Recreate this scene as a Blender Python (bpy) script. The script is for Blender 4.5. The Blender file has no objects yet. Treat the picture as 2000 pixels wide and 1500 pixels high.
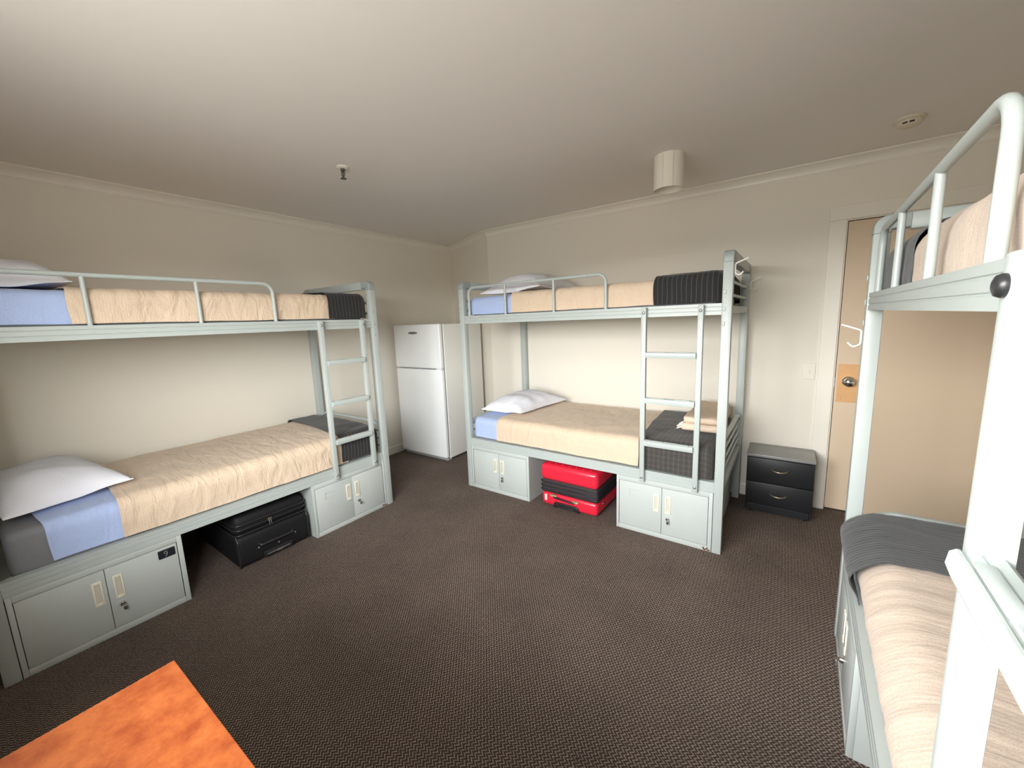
import bpy, bmesh, math, random
from mathutils import Vector, Matrix, noise
random.seed(4)
sc = bpy.context.scene
C = sc.collection
R = math.radians

# ------------------------------------------------------------------ camera
F_PX, PITCH, YAW, ROLL = 774.668, 8.7173, -35.115, -2.2145
cam_loc = Vector((3.5669, -3.5638, 1.4370))
yw, pt, rl = R(YAW), R(PITCH), R(ROLL)
fw = Vector((math.sin(yw)*math.cos(pt), math.cos(yw)*math.cos(pt), -math.sin(pt)))
rt = Vector((math.cos(yw), -math.sin(yw), 0))
up = rt.cross(fw)
r2 = rt*math.cos(rl) + up*math.sin(rl)
u2 = -rt*math.sin(rl) + up*math.cos(rl)
cd = bpy.data.cameras.new('camera')
cam = bpy.data.objects.new('camera', cd); C.objects.link(cam)
m = Matrix((r2, u2, -fw)).transposed().to_4x4(); m.translation = cam_loc
cam.matrix_world = m
cd.sensor_width = 36.0; cd.sensor_fit = 'HORIZONTAL'
cd.lens = F_PX*36/2000
cd.shift_x = 9.2375/2000; cd.shift_y = -4.5054/2000
cd.clip_start = 0.02
sc.camera = cam

# ------------------------------------------------------------------ view, world
sc.view_settings.view_transform = 'Standard'
sc.view_settings.look = 'None'
sc.view_settings.exposure = 0.82
sc.view_settings.gamma = 1.0
sc.view_settings.use_curve_mapping = False
sc.cycles.use_denoising = True
sc.cycles.max_bounces = 10
sc.cycles.diffuse_bounces = 8
sc.cycles.sample_clamp_indirect = 8.0

SKY = 26.0
w = bpy.data.worlds.new('sky'); sc.world = w; w.use_nodes = True
nt = w.node_tree; nt.nodes.clear()
wo = nt.nodes.new('ShaderNodeOutputWorld'); bg = nt.nodes.new('ShaderNodeBackground')
tc = nt.nodes.new('ShaderNodeTexCoord'); sx = nt.nodes.new('ShaderNodeSeparateXYZ')
rp = nt.nodes.new('ShaderNodeValToRGB')
mp = nt.nodes.new('ShaderNodeMapRange'); mp.inputs[1].default_value = -1; mp.inputs[2].default_value = 1
nt.links.new(tc.outputs['Generated'], sx.inputs[0]); nt.links.new(sx.outputs['Z'], mp.inputs[0])
nt.links.new(mp.outputs[0], rp.inputs[0])
HZ, CUT0, CUT1 = .80, .55, .70          # overcast band from the horizon up; sky darkened above to stand in for assumed eaves
GR = .14
e = rp.color_ramp.elements
e[0].position = 0.0; e[0].color = (GR*.85, GR*.84, GR*.78, 1)
e[1].position = 1.0; e[1].color = (.06, .06, .06, 1)
for p_, c_ in ((.502, (GR, GR*.985, GR*.90)), (.515, (HZ, HZ, HZ*.97)), (.5+CUT0/2, (HZ*.95, HZ*.96, HZ*.96)), (.5+CUT1/2, (.06, .06, .06))):
    a = e.new(p_); a.color = (*c_, 1)
nt.links.new(rp.outputs[0], bg.inputs[0]); bg.inputs[1].default_value = SKY
nt.links.new(bg.outputs[0], wo.inputs[0])

# window opening in the wall behind the camera
ROOM_X, Y_NEAR, Y_BACK, CEIL = 4.86, -3.76, -0.054, 2.385
WX0, WX1, WZ0, WZ1 = 1.80, 3.60, 0.96, 2.08
REVEAL = .20                      # the window sits at the outer face of a thick wall
pl = bpy.data.lights.new('window_portal', 'AREA'); pl.shape = 'RECTANGLE'
pl.size = WX1-WX0; pl.size_y = WZ1-WZ0; pl.cycles.is_portal = True
po = bpy.data.objects.new('window_portal', pl); C.objects.link(po)
po.location = ((WX0+WX1)/2, Y_NEAR-REVEAL-.001, (WZ0+WZ1)/2); po.rotation_euler = (R(90), 0, 0)

# ------------------------------------------------------------------ materials
def mat(name, col, rough=.5, metal=0.0, spec=.5, bump=None, vary=None, coat=0):
    """bump=(scale,strength,dist)  vary=(scale,amount)"""
    m = bpy.data.materials.new(name); m.use_nodes = True
    n = m.node_tree; b = n.nodes['Principled BSDF']
    b.inputs['Base Color'].default_value = (*col, 1)
    b.inputs['Roughness'].default_value = rough
    b.inputs['Metallic'].default_value = metal
    b.inputs['Specular IOR Level'].default_value = spec
    if coat: b.inputs['Coat Weight'].default_value = coat
    tcn = n.nodes.new('ShaderNodeTexCoord')
    if vary:
        nz = n.nodes.new('ShaderNodeTexNoise'); nz.inputs['Scale'].default_value = vary[0]
        nz.inputs['Detail'].default_value = 5
        n.links.new(tcn.outputs['Object'], nz.inputs['Vector'])
        mx = n.nodes.new('ShaderNodeMix'); mx.data_type = 'RGBA'
        mx.inputs[6].default_value = (*[c*(1-vary[1]) for c in col], 1)
        mx.inputs[7].default_value = (*[min(1, c*(1+vary[1])) for c in col], 1)
        n.links.new(nz.outputs['Fac'], mx.inputs[0]); n.links.new(mx.outputs[2], b.inputs['Base Color'])
    if bump:
        nz = n.nodes.new('ShaderNodeTexNoise'); nz.inputs['Scale'].default_value = bump[0]
        nz.inputs['Detail'].default_value = 4
        n.links.new(tcn.outputs['Object'], nz.inputs['Vector'])
        bp = n.nodes.new('ShaderNodeBump'); bp.inputs['Strength'].default_value = bump[1]
        bp.inputs['Distance'].default_value = bump[2]
        n.links.new(nz.outputs['Fac'], bp.inputs['Height']); n.links.new(bp.outputs[0], b.inputs['Normal'])
    return m

def mth(n, op, a, b=None):
    x = n.nodes.new('ShaderNodeMath'); x.operation = op
    for i, v in enumerate((a, b)):
        if v is None: continue
        if isinstance(v, (int, float)): x.inputs[i].default_value = v
        else: n.links.new(v, x.inputs[i])
    return x.outputs[0]

def carpet():
    m = bpy.data.materials.new('brown_zigzag_carpet'); m.use_nodes = True
    n = m.node_tree; b = n.nodes['Principled BSDF']; b.inputs['Roughness'].default_value = .95
    b.inputs['Specular IOR Level'].default_value = .12
    t = n.nodes.new('ShaderNodeTexCoord'); s = n.nodes.new('ShaderNodeSeparateXYZ')
    n.links.new(t.outputs['Object'], s.inputs[0])
    tri = mth(n, 'PINGPONG', s.outputs['Y'], .0095)
    xx = mth(n, 'ADD', s.outputs['X'], mth(n, 'MULTIPLY', tri, 1.35))
    fr = mth(n, 'FRACT', mth(n, 'MULTIPLY', xx, 1/.0150))
    d = mth(n, 'ABSOLUTE', mth(n, 'SUBTRACT', fr, .5))
    ln = n.nodes.new('ShaderNodeMapRange'); ln.inputs[1].default_value = .14; ln.inputs[2].default_value = .26
    ln.inputs[3].default_value = 1; ln.inputs[4].default_value = 0
    n.links.new(d, ln.inputs[0])
    nz = n.nodes.new('ShaderNodeTexNoise'); nz.inputs['Scale'].default_value = 210; nz.inputs['Detail'].default_value = 3
    n.links.new(t.outputs['Object'], nz.inputs['Vector'])
    nr = n.nodes.new('ShaderNodeMapRange'); nr.inputs[1].default_value = .32; nr.inputs[2].default_value = .68
    n.links.new(nz.outputs['Fac'], nr.inputs[0])
    f = mth(n, 'MULTIPLY', ln.outputs[0], nr.outputs[0])
    nz2 = n.nodes.new('ShaderNodeTexNoise'); nz2.inputs['Scale'].default_value = 3.0; nz2.inputs['Detail'].default_value = 6
    n.links.new(t.outputs['Object'], nz2.inputs['Vector'])
    mx = n.nodes.new('ShaderNodeMix'); mx.data_type = 'RGBA'
    mx.inputs[6].default_value = (.058, .043, .036, 1); mx.inputs[7].default_value = (.46, .37, .315, 1)
    n.links.new(f, mx.inputs[0])
    m2 = n.nodes.new('ShaderNodeMix'); m2.data_type = 'RGBA'; m2.blend_type = 'MULTIPLY'; m2.inputs[0].default_value = 1
    cr = n.nodes.new('ShaderNodeMapRange'); cr.inputs[1].default_value = .3; cr.inputs[2].default_value = .7
    cr.inputs[3].default_value = .88; cr.inputs[4].default_value = 1.1
    n.links.new(nz2.outputs['Fac'], cr.inputs[0])
    n.links.new(mx.outputs[2], m2.inputs[6]); n.links.new(cr.outputs[0], m2.inputs[7])
    n.links.new(m2.outputs[2], b.inputs['Base Color'])
    bp = n.nodes.new('ShaderNodeBump'); bp.inputs['Strength'].default_value = .6; bp.inputs['Distance'].default_value = .004
    n.links.new(f, bp.inputs['Height']); n.links.new(bp.outputs[0], b.inputs['Normal'])
    return m

def woven(name, col, col2, axis, pitch, duty, amt, wr=(9, .5, .02), fine=380, rough=.95):
    """cloth: stripes across one object axis plus a fine weave and soft creases"""
    m = bpy.data.materials.new(name); m.use_nodes = True
    n = m.node_tree; b = n.nodes['Principled BSDF']; b.inputs['Roughness'].default_value = rough
    b.inputs['Specular IOR Level'].default_value = .15
    b.inputs['Sheen Weight'].default_value = .15
    t = n.nodes.new('ShaderNodeTexCoord'); s = n.nodes.new('ShaderNodeSeparateXYZ')
    n.links.new(t.outputs['Object'], s.inputs[0])
    nz0 = n.nodes.new('ShaderNodeTexNoise'); nz0.inputs['Scale'].default_value = 6
    n.links.new(t.outputs['Object'], nz0.inputs['Vector'])
    ax = mth(n, 'ADD', s.outputs[axis], mth(n, 'MULTIPLY', nz0.outputs['Fac'], pitch*.5))
    d = mth(n, 'ABSOLUTE', mth(n, 'SUBTRACT', mth(n, 'FRACT', mth(n, 'MULTIPLY', ax, 1/pitch)), .5))
    mr = n.nodes.new('ShaderNodeMapRange'); mr.inputs[1].default_value = duty*.5; mr.inputs[2].default_value = duty*.5+.08
    mr.inputs[3].default_value = amt; mr.inputs[4].default_value = 0
    n.links.new(d, mr.inputs[0])
    mx = n.nodes.new('ShaderNodeMix'); mx.data_type = 'RGBA'
    mx.inputs[6].default_value = (*col, 1); mx.inputs[7].default_value = (*col2, 1)
    n.links.new(mr.outputs[0], mx.inputs[0])
    nz = n.nodes.new('ShaderNodeTexNoise'); nz.inputs['Scale'].default_value = fine; nz.inputs['Detail'].default_value = 2
    n.links.new(t.outputs['Object'], nz.inputs['Vector'])
    m2 = n.nodes.new('ShaderNodeMix'); m2.data_type = 'RGBA'; m2.blend_type = 'MULTIPLY'; m2.inputs[0].default_value = 1
    cr = n.nodes.new('ShaderNodeMapRange'); cr.inputs[1].default_value = .3; cr.inputs[2].default_value = .7
    cr.inputs[3].default_value = .86; cr.inputs[4].default_value = 1.12
    n.links.new(nz.outputs['Fac'], cr.inputs[0]); n.links.new(mx.outputs[2], m2.inputs[6]); n.links.new(cr.outputs[0], m2.inputs[7])
    n.links.new(m2.outputs[2], b.inputs['Base Color'])
    # creases: stretched noise
    mpn = n.nodes.new('ShaderNodeMapping'); mpn.inputs['Scale'].default_value = (2.6, .7, 1.0); mpn.inputs['Rotation'].default_value = (0, 0, .5)
    n.links.new(t.outputs['Object'], mpn.inputs[0])
    nw = n.nodes.new('ShaderNodeTexNoise'); nw.inputs['Scale'].default_value = wr[0]; nw.inputs['Detail'].default_value = 5
    nw.inputs['Distortion'].default_value = .8
    n.links.new(mpn.outputs[0], nw.inputs['Vector'])
    bp = n.nodes.new('ShaderNodeBump'); bp.inputs['Strength'].default_value = wr[1]; bp.inputs['Distance'].default_value = wr[2]
    n.links.new(nw.outputs['Fac'], bp.inputs['Height'])
    bp2 = n.nodes.new('ShaderNodeBump'); bp2.inputs['Strength'].default_value = .25; bp2.inputs['Distance'].default_value = .002
    n.links.new(nz.outputs['Fac'], bp2.inputs['Height']); n.links.new(bp.outputs[0], bp2.inputs['Normal'])
    n.links.new(bp2.outputs[0], b.inputs['Normal'])
    return m

def table_wood():
    m = bpy.data.materials.new('orange_varnished_board'); m.use_nodes = True
    n = m.node_tree; b = n.nodes['Principled BSDF']; b.inputs['Roughness'].default_value = .55
    b.inputs['Specular IOR Level'].default_value = .3
    t = n.nodes.new('ShaderNodeTexCoord')
    nz = n.nodes.new('ShaderNodeTexNoise'); nz.inputs['Scale'].default_value = 15; nz.inputs['Detail'].default_value = 9
    nz.inputs['Roughness'].default_value = .72
    n.links.new(t.outputs['Object'], nz.inputs['Vector'])
    rp = n.nodes.new('ShaderNodeValToRGB'); e = rp.color_ramp.elements
    e[0].position = .36; e[0].color = (.31, .060, .013, 1); e[1].position = .64; e[1].color = (.52, .145, .036, 1)
    n.links.new(nz.outputs['Fac'], rp.inputs[0])
    # pale scratches and nicks
    mp = n.nodes.new('ShaderNodeMapping'); mp.inputs['Rotation'].default_value = (0, 0, .6); mp.inputs['Scale'].default_value = (9, 40, 1)
    n.links.new(t.outputs['Object'], mp.inputs[0])
    vz = n.nodes.new('ShaderNodeTexNoise'); vz.inputs['Scale'].default_value = 1.0; vz.inputs['Detail'].default_value = 2
    n.links.new(mp.outputs[0], vz.inputs['Vector'])
    vr = n.nodes.new('ShaderNodeMapRange'); vr.inputs[1].default_value = .73; vr.inputs[2].default_value = .80
    n.links.new(vz.outputs['Fac'], vr.inputs[0])
    mx = n.nodes.new('ShaderNodeMix'); mx.data_type = 'RGBA'; mx.inputs[7].default_value = (.85, .45, .2, 1)
    n.links.new(vr.outputs[0], mx.inputs[0]); n.links.new(rp.outputs[0], mx.inputs[6])
    n.links.new(mx.outputs[2], b.inputs['Base Color'])
    return m

M = {}
M['wall'] = mat('cream_wall_paint', (.80, .76, .68), .75, spec=.25, bump=(60, .05, .003), vary=(1.5, .015))
M['ceiling'] = mat('ceiling_paint', (.80, .77, .735), .9, spec=.1, bump=(140, .05, .002))
M['trim'] = mat('trim_gloss_paint', (.82, .785, .71), .4, bump=(40, .04, .002))
M['carpet'] = carpet()
M['frame'] = mat('grey_green_powder_coat', (.44, .488, .474), .38, spec=.5, bump=(300, .06, .0008), vary=(14, .03))
M['locker'] = mat('grey_locker_enamel', (.50, .545, .53), .42, spec=.5, vary=(9, .03))
M['seam'] = mat('dark_gap', (.05, .055, .055), .8)
M['cap'] = mat('grey_plastic_corner', (.33, .375, .368), .45)
M['black_plastic'] = mat('black_plastic', (.02, .02, .022), .35)
M['bolt'] = mat('bolt_steel', (.55, .56, .55), .3, metal=.8)
M['ivory'] = mat('ivory_plastic', (.80, .77, .65), .4)
M['ivory_in'] = mat('ivory_recess', (.62, .585, .48), .5)
M['chrome'] = mat('chrome', (.75, .75, .74), .12, metal=1)
M['rust'] = mat('rust_chip', (.20, .085, .04), .9, vary=(60, .3))
M['beige'] = woven('beige_blanket_cotton', (.69, .55, .42), (.64, .495, .365), 'X', .011, .4, .5, wr=(6, .6, .03))
M['beige2'] = woven('pale_beige_blanket_cotton', (.62, .505, .415), (.555, .445, .36), 'X', .013, .4, .6, wr=(13, .34, .010))
M['char'] = woven('charcoal_pinstripe_throw', (.028, .028, .028), (.13, .125, .115), 'X', .027, .03, .6, wr=(7, .3, .012))
M['plaid'] = woven('brown_grey_plaid_throw', (.064, .059, .055), (.115, .108, .10), 'X', .030, .20, .35, wr=(7, .3, .012))
_n = M['plaid'].node_tree; _b = _n.nodes['Principled BSDF']; _old = _b.inputs['Base Color'].links[0].from_socket
_t = _n.nodes.new('ShaderNodeTexCoord'); _s = _n.nodes.new('ShaderNodeSeparateXYZ'); _n.links.new(_t.outputs['Object'], _s.inputs[0])
_k = mth(_n, 'ADD', _s.outputs['Y'], _s.outputs['Z'])
_d = mth(_n, 'ABSOLUTE', mth(_n, 'SUBTRACT', mth(_n, 'FRACT', mth(_n, 'MULTIPLY', _k, 1/.034)), .5))
_r = _n.nodes.new('ShaderNodeMapRange'); _r.inputs[1].default_value = .06; _r.inputs[2].default_value = .2; _r.inputs[3].default_value = 1.14; _r.inputs[4].default_value = .96
_n.links.new(_d, _r.inputs[0])
_m = _n.nodes.new('ShaderNodeMix'); _m.data_type = 'RGBA'; _m.blend_type = 'MULTIPLY'; _m.inputs[0].default_value = 1
_n.links.new(_old, _m.inputs[6]); _n.links.new(_r.outputs[0], _m.inputs[7]); _n.links.new(_m.outputs[2], _b.inputs['Base Color'])
M['charrib'] = woven('charcoal_ribbed_throw', (.060, .062, .067), (.125, .125, .128), 'X', .018, .2, .7, wr=(8, .4, .012))
M['blue'] = woven('pale_blue_sheet_cotton', (.42, .52, .79), (.41, .51, .78), 'X', .01, .5, .2, wr=(5, .5, .025), fine=600)
M['mattress'] = mat('grey_mattress_cover', (.20, .205, .22), .85, bump=(25, .3, .008), vary=(8, .06))
M['pillow'] = mat('white_pillowcase', (.80, .81, .88), .9, spec=.1, bump=(7, .6, .022))
M['towel'] = mat('beige_towel_terry', (.72, .585, .46), 1.0, spec=.05, bump=(220, .6, .006), vary=(30, .08))
M['towel_edge'] = mat('towel_fringe', (.82, .78, .72), 1.0)
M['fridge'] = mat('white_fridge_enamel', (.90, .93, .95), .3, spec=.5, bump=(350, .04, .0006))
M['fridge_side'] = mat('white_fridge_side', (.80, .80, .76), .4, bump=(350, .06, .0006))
M['gasket'] = mat('grey_gasket', (.32, .33, .33), .7)
M['badge'] = mat('badge_grey', (.30, .30, .31), .25, metal=.6)
M['night_black'] = mat('black_laminate', (.0125, .0135, .016), .42, spec=.45)
M['night_top'] = mat('black_laminate_top_sheen', (.22, .222, .218), .32, spec=.8, vary=(6, .15))  # grey reflection painted into the black top's base colour
M['brass'] = mat('antique_brass', (.62, .52, .36), .3, metal=.9)
M['door'] = mat('beige_door_paint', (.66, .525, .385), .55, vary=(2, .02))
M['plate_wood'] = mat('orange_ply_plate', (.66, .375, .165), .5, vary=(14, .08))
M['screw'] = mat('screw_head', (.60, .46, .30), .35, metal=.6)
M['switch'] = mat('switch_plastic', (.80, .765, .68), .35)
M['red'] = mat('red_polycarbonate', (.72, .020, .048), .28, spec=.5, coat=.3)
M['black_zip'] = mat('black_zip_fabric', (.030, .022, .026), .75, bump=(120, .4, .004))
M['black_cloth'] = mat('black_nylon', (.0075, .0075, .009), .65, spec=.35, bump=(260, .35, .002))
M['black_trim'] = mat('black_piping', (.022, .022, .024), .3)
M['gold'] = mat('pale_gold', (.80, .62, .38), .3, metal=.7)
M['white_tag'] = mat('white_tag', (.85, .83, .82), .6)
M['white_wire'] = mat('white_coated_wire', (.86, .84, .80), .35)
M['table'] = table_wood()
M['table_edge'] = mat('table_edge_lacquer', (.62, .22, .07), .35)
M['plastic_white'] = mat('lamp_shade_white', (.80, .765, .67), .5)
M['smoke'] = mat('detector_plastic', (.66, .60, .48), .5)
M['metal_dark'] = mat('sprinkler_metal', (.16, .155, .14), .35, metal=.8)
M['plate_dark'] = mat('dark_number_plate', (.012, .017, .022), .35)
M['digit'] = mat('number_print', (.28, .36, .33), .6)
M['alu'] = mat('window_aluminium', (.72, .73, .72), .4)
gm = bpy.data.materials.new('window_glass'); gm.use_nodes = True
g = gm.node_tree; g.nodes.clear()
go = g.nodes.new('ShaderNodeOutputMaterial'); gmix = g.nodes.new('ShaderNodeMixShader')
gt = g.nodes.new('ShaderNodeBsdfTransparent'); gg = g.nodes.new('ShaderNodeBsdfGlossy'); gg.inputs['Roughness'].default_value = 0.0
gmix.inputs[0].default_value = .06
g.links.new(gt.outputs[0], gmix.inputs[1]); g.links.new(gg.outputs[0], gmix.inputs[2]); g.links.new(gmix.outputs[0], go.inputs[0])
M['glass'] = gm

# ------------------------------------------------------------------ mesh helpers
def new(): return bmesh.new()

def box(bm, x0, y0, z0, x1, y1, z1, bev=0.0, seg=2, rot=None):
    vs = [bm.verts.new((x, y, z)) for z in (z0, z1) for (x, y) in ((x0, y0), (x1, y0), (x1, y1), (x0, y1))]
    fs = [bm.faces.new([vs[i] for i in q]) for q in
          ((3, 2, 1, 0), (4, 5, 6, 7), (0, 1, 5, 4), (1, 2, 6, 5), (2, 3, 7, 6), (3, 0, 4, 7))]
    if bev:
        ed = list({e for f in fs for e in f.edges})
        bmesh.ops.bevel(bm, geom=ed, offset=bev, segments=seg, profile=.5, affect='EDGES', clamp_overlap=True)
    return bm

def fillet(pts, r, n=6):
    pts = [Vector(p) for p in pts]; out = [pts[0]]
    for i in range(1, len(pts)-1):
        a, b, c = pts[i-1], pts[i], pts[i+1]
        d1 = (a-b).normalized(); d2 = (c-b).normalized()
        ang = d1.angle(d2); t = min(r/math.tan(ang/2), (a-b).length*.49, (c-b).length*.49)
        rr = t*math.tan(ang/2)
        bis = (d1+d2).normalized(); cen = b+bis*(rr/math.sin(ang/2))
        p1 = b+d1*t-cen; p2 = b+d2*t-cen
        for k in range(n+1):
            out.append(cen+p1.normalized().slerp(p2.normalized(), k/n)*rr)
    out.append(pts[-1]); return out

def sweep(bm, pts, sec, up=(0, 0, 1), close_caps=True):
    """sweep a closed 2D section [(a,b)] along pts"""
    pts = [Vector(p) for p in pts]; rings = []
    nrm = None
    for i, p in enumerate(pts):
        if i == 0: t = pts[1]-pts[0]
        elif i == len(pts)-1: t = pts[-1]-pts[-2]
        else: t = (pts[i+1]-p).normalized()+(p-pts[i-1]).normalized()
        t.normalize()
        if nrm is None:
            u = Vector(up)
            if abs(u.dot(t)) > .95: u = Vector((1, 0, 0)) if abs(t.x) < .9 else Vector((0, 1, 0))
            nrm = (u-t*u.dot(t)).normalized()
        else:
            nrm = (nrm-t*nrm.dot(t)).normalized()
        b = t.cross(nrm)
        sc_ = 1.0
        rings.append([bm.verts.new(p+b*x*sc_+nrm*y*sc_) for x, y in sec])
    k = len(sec)
    for a, b in zip(rings, rings[1:]):
        for j in range(k):
            bm.faces.new((a[j], a[(j+1) % k], b[(j+1) % k], b[j]))
    if close_caps:
        bm.faces.new(list(reversed(rings[0]))); bm.faces.new(rings[-1])
    return bm

def circ(r, n=12): return [(r*math.cos(2*math.pi*i/n), r*math.sin(2*math.pi*i/n)) for i in range(n)]
def rrect(w, h, r, n=3):
    out = []
    for cx, cy, a0 in ((w/2-r, h/2-r, 0), (-w/2+r, h/2-r, 90), (-w/2+r, -h/2+r, 180), (w/2-r, -h/2+r, 270)):
        for k in range(n+1):
            a = R(a0+90*k/n); out.append((cx+r*math.cos(a), cy+r*math.sin(a)))
    return out
def tube(bm, pts, r, n=12, fil=0, up=(0, 0, 1)):
    return sweep(bm, fillet(pts, fil) if fil else pts, circ(r, n), up)

def lathe(bm, prof, n=32, cen=(0, 0, 0), axis='Z'):
    rings = []
    for r, h in prof:
        ring = []
        for i in range(n):
            a = 2*math.pi*i/n; x, y = r*math.cos(a), r*math.sin(a)
            v = (x, y, h) if axis == 'Z' else ((x, h, y) if axis == 'Y' else (h, x, y))
            ring.append(bm.verts.new(Vector(cen)+Vector(v)))
        rings.append(ring)
    for a, b in zip(rings, rings[1:]):
        for j in range(n): bm.faces.new((a[j], a[(j+1) % n], b[(j+1) % n], b[j]))
    if prof[0][0] > 1e-5: bm.faces.new(list(reversed(rings[0])))
    if prof[-1][0] > 1e-5: bm.faces.new(rings[-1])
    return bm

def prism(bm, poly, x0, x1, axis='X'):
    """extrude polygon (a,b) along an axis"""
    f = {'X': lambda t, a, b: (t, a, b), 'Y': lambda t, a, b: (a, t, b), 'Z': lambda t, a, b: (a, b, t)}[axis]
    A = [bm.verts.new(f(x0, a, b)) for a, b in poly]; B = [bm.verts.new(f(x1, a, b)) for a, b in poly]
    k = len(poly)
    for j in range(k): bm.faces.new((A[j], A[(j+1) % k], B[(j+1) % k], B[j]))
    bm.faces.new(list(reversed(A))); bm.faces.new(B)
    return bm

def obj(name, bm, m, parent=None, smooth=None, label=None):
    bmesh.ops.remove_doubles(bm, verts=bm.verts[:], dist=1e-6)
    bmesh.ops.recalc_face_normals(bm, faces=bm.faces[:])
    me = bpy.data.meshes.new(name); bm.to_mesh(me); bm.free()
    ms = m if isinstance(m, (list, tuple)) else [m]
    for k in ms: me.materials.append(k)
    if smooth is not None:
        for p in me.polygons: p.use_smooth = True
        if smooth < 179: me.set_sharp_from_angle(angle=R(smooth))
    o = bpy.data.objects.new(name, me); C.objects.link(o)
    if parent: o.parent = parent
    if label: o['label'] = label
    return o

def thing(name, label, cat, loc=(0, 0, 0), rz=0.0, group=None):
    o = bpy.data.objects.new(name, None); C.objects.link(o)
    o.empty_display_size = .1
    o.location = loc; o.rotation_euler = (0, 0, rz)
    return tag(o, label, cat, group)
def tag(o, label, cat, group=None):
    o['label'] = label; o['category'] = cat
    if group: o['group'] = group
    return o
def struct(name, bm, m, parent=None, smooth=None):
    o = obj(name, bm, m, parent, smooth)
    if parent is None: o['kind'] = 'structure'
    return o
def dup(root):
    r = root.copy(); C.objects.link(r)
    for ch in list(root.children):
        c = ch.copy(); C.objects.link(c); c.parent = r
        for g_ in ch.children:
            d = g_.copy(); C.objects.link(d); d.parent = c
    return r

# ------------------------------------------------------------------ room shell
T = .10
XA, YA = .907, Y_BACK             # the back wall ends here and an angled piece runs to the left wall
YL = .363
struct('floor', box(new(), -T, Y_NEAR-T, -.08, ROOM_X+T, YL+.25, 0), M['carpet'])
struct('ceiling', box(new(), -T, Y_NEAR-T, CEIL, ROOM_X+T, YL+.25, CEIL+.08), M['ceiling'])
struct('wall_left', box(new(), -T, Y_NEAR-T, 0, 0, YL+.2, CEIL), M['wall'])
DX0, DX1, DZ = 3.868, 4.764, 1.992
bm = new()
box(bm, XA, YA, 0, DX0-.012, YA+T, CEIL); box(bm, DX1+.012, YA, 0, ROOM_X+T, YA+T, CEIL); box(bm, DX0-.012, YA, DZ+.012, DX1+.012, YA+T, CEIL)
struct('wall_back', bm, M['wall'])
d = Vector((XA, YA-YL, 0)).normalized(); nn = Vector((-d.y, d.x, 0))
if nn.y < 0: nn = -nn
def quadprism(bm, P, z0, z1):
    A = [bm.verts.new((p[0], p[1], z0)) for p in P]; B = [bm.verts.new((p[0], p[1], z1)) for p in P]
    for j in range(4): bm.faces.new((A[j], A[(j+1) % 4], B[(j+1) % 4], B[j]))
    bm.faces.new(A); bm.faces.new(B); return bm
p0, p1 = Vector((0, YL, 0)), Vector((XA, YA, 0))
struct('wall_corner', quadprism(new(), (p0, p1, p1+Vector((0, T, 0)), p0+Vector((0, T+.04, 0))), 0, CEIL), M['wall'])
struct('wall_right', box(new(), ROOM_X, Y_NEAR-T, 0, ROOM_X+T, Y_BACK+T, CEIL), M['wall'])
bm = new(); TF = REVEAL
box(bm, 0, Y_NEAR-TF, 0, WX0, Y_NEAR, CEIL); box(bm, WX1, Y_NEAR-TF, 0, ROOM_X, Y_NEAR, CEIL)
box(bm, WX0, Y_NEAR-TF, 0, WX1, Y_NEAR, WZ0); box(bm, WX0, Y_NEAR-TF, WZ1, WX1, Y_NEAR, CEIL)
struct('wall_front', bm, M['wall'])
# window behind the camera
bm = new(); fw_ = .045
yy0, yy1 = Y_NEAR-REVEAL+.01, Y_NEAR-REVEAL+.05
box(bm, WX0, yy0, WZ0, WX0+fw_, yy1, WZ1); box(bm, WX1-fw_, yy0, WZ0, WX1, yy1, WZ1)
box(bm, WX0+fw_, yy0, WZ0, WX1-fw_, yy1, WZ0+fw_); box(bm, WX0+fw_, yy0, WZ1-fw_, WX1-fw_, yy1, WZ1)
xm = (WX0+WX1)/2
box(bm, xm-.02, yy0, WZ0+fw_, xm+.02, yy1, WZ1-fw_)
win = struct('window_1', bm, M['alu'])
bm = new()
for xa, xb in ((WX0+fw_, xm-.02), (xm+.02, WX1-fw_)):
    box(bm, xa, yy0+.018, WZ0+fw_, xb, yy0+.022, WZ1-fw_)
obj('window_pane', bm, M['glass'], win)

# coved cornices
def cornice(name, a, b, inward, miter=(0, 0)):
    a, b = Vector(a), Vector(b); t = (b-a).normalized(); inn = Vector(inward)
    prof = [(0, CEIL-.066), (.004, CEIL-.066), (.006, CEIL-.058)]
    for k in range(7):
        q = R(90*k/6); prof.append((.062-.052*math.cos(q)+.0, CEIL-.010-.046*(1-math.sin(q))))
    prof += [(.066, CEIL-.008), (.066, CEIL-.0005), (0, CEIL-.0005)]
    bm = new()
    A = [bm.verts.new(a-t*miter[0]*o_+inn*o_+Vector((0, 0, z))) for o_, z in prof]
    B = [bm.verts.new(b+t*miter[1]*o_+inn*o_+Vector((0, 0, z))) for o_, z in prof]
    k = len(prof)
    for j in range(k): bm.faces.new((A[j], A[(j+1) % k], B[(j+1) % k], B[j]))
    bm.faces.new(A); bm.faces.new(B)
    return struct(name, bm, M['trim'], smooth=50)
cornice('trim_1', (0.0005, Y_NEAR, 0), (0.0005, YL, 0), (1, 0, 0), (0, -.65))
cornice('trim_2', p0+Vector((0, -.0005, 0)), p1+Vector((0, -.0005, 0)), -nn, (-.65, .2))
cornice('trim_3', (XA, YA-.0005, 0), (ROOM_X, YA-.0005, 0), (0, -1, 0), (.2, 0))

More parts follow.
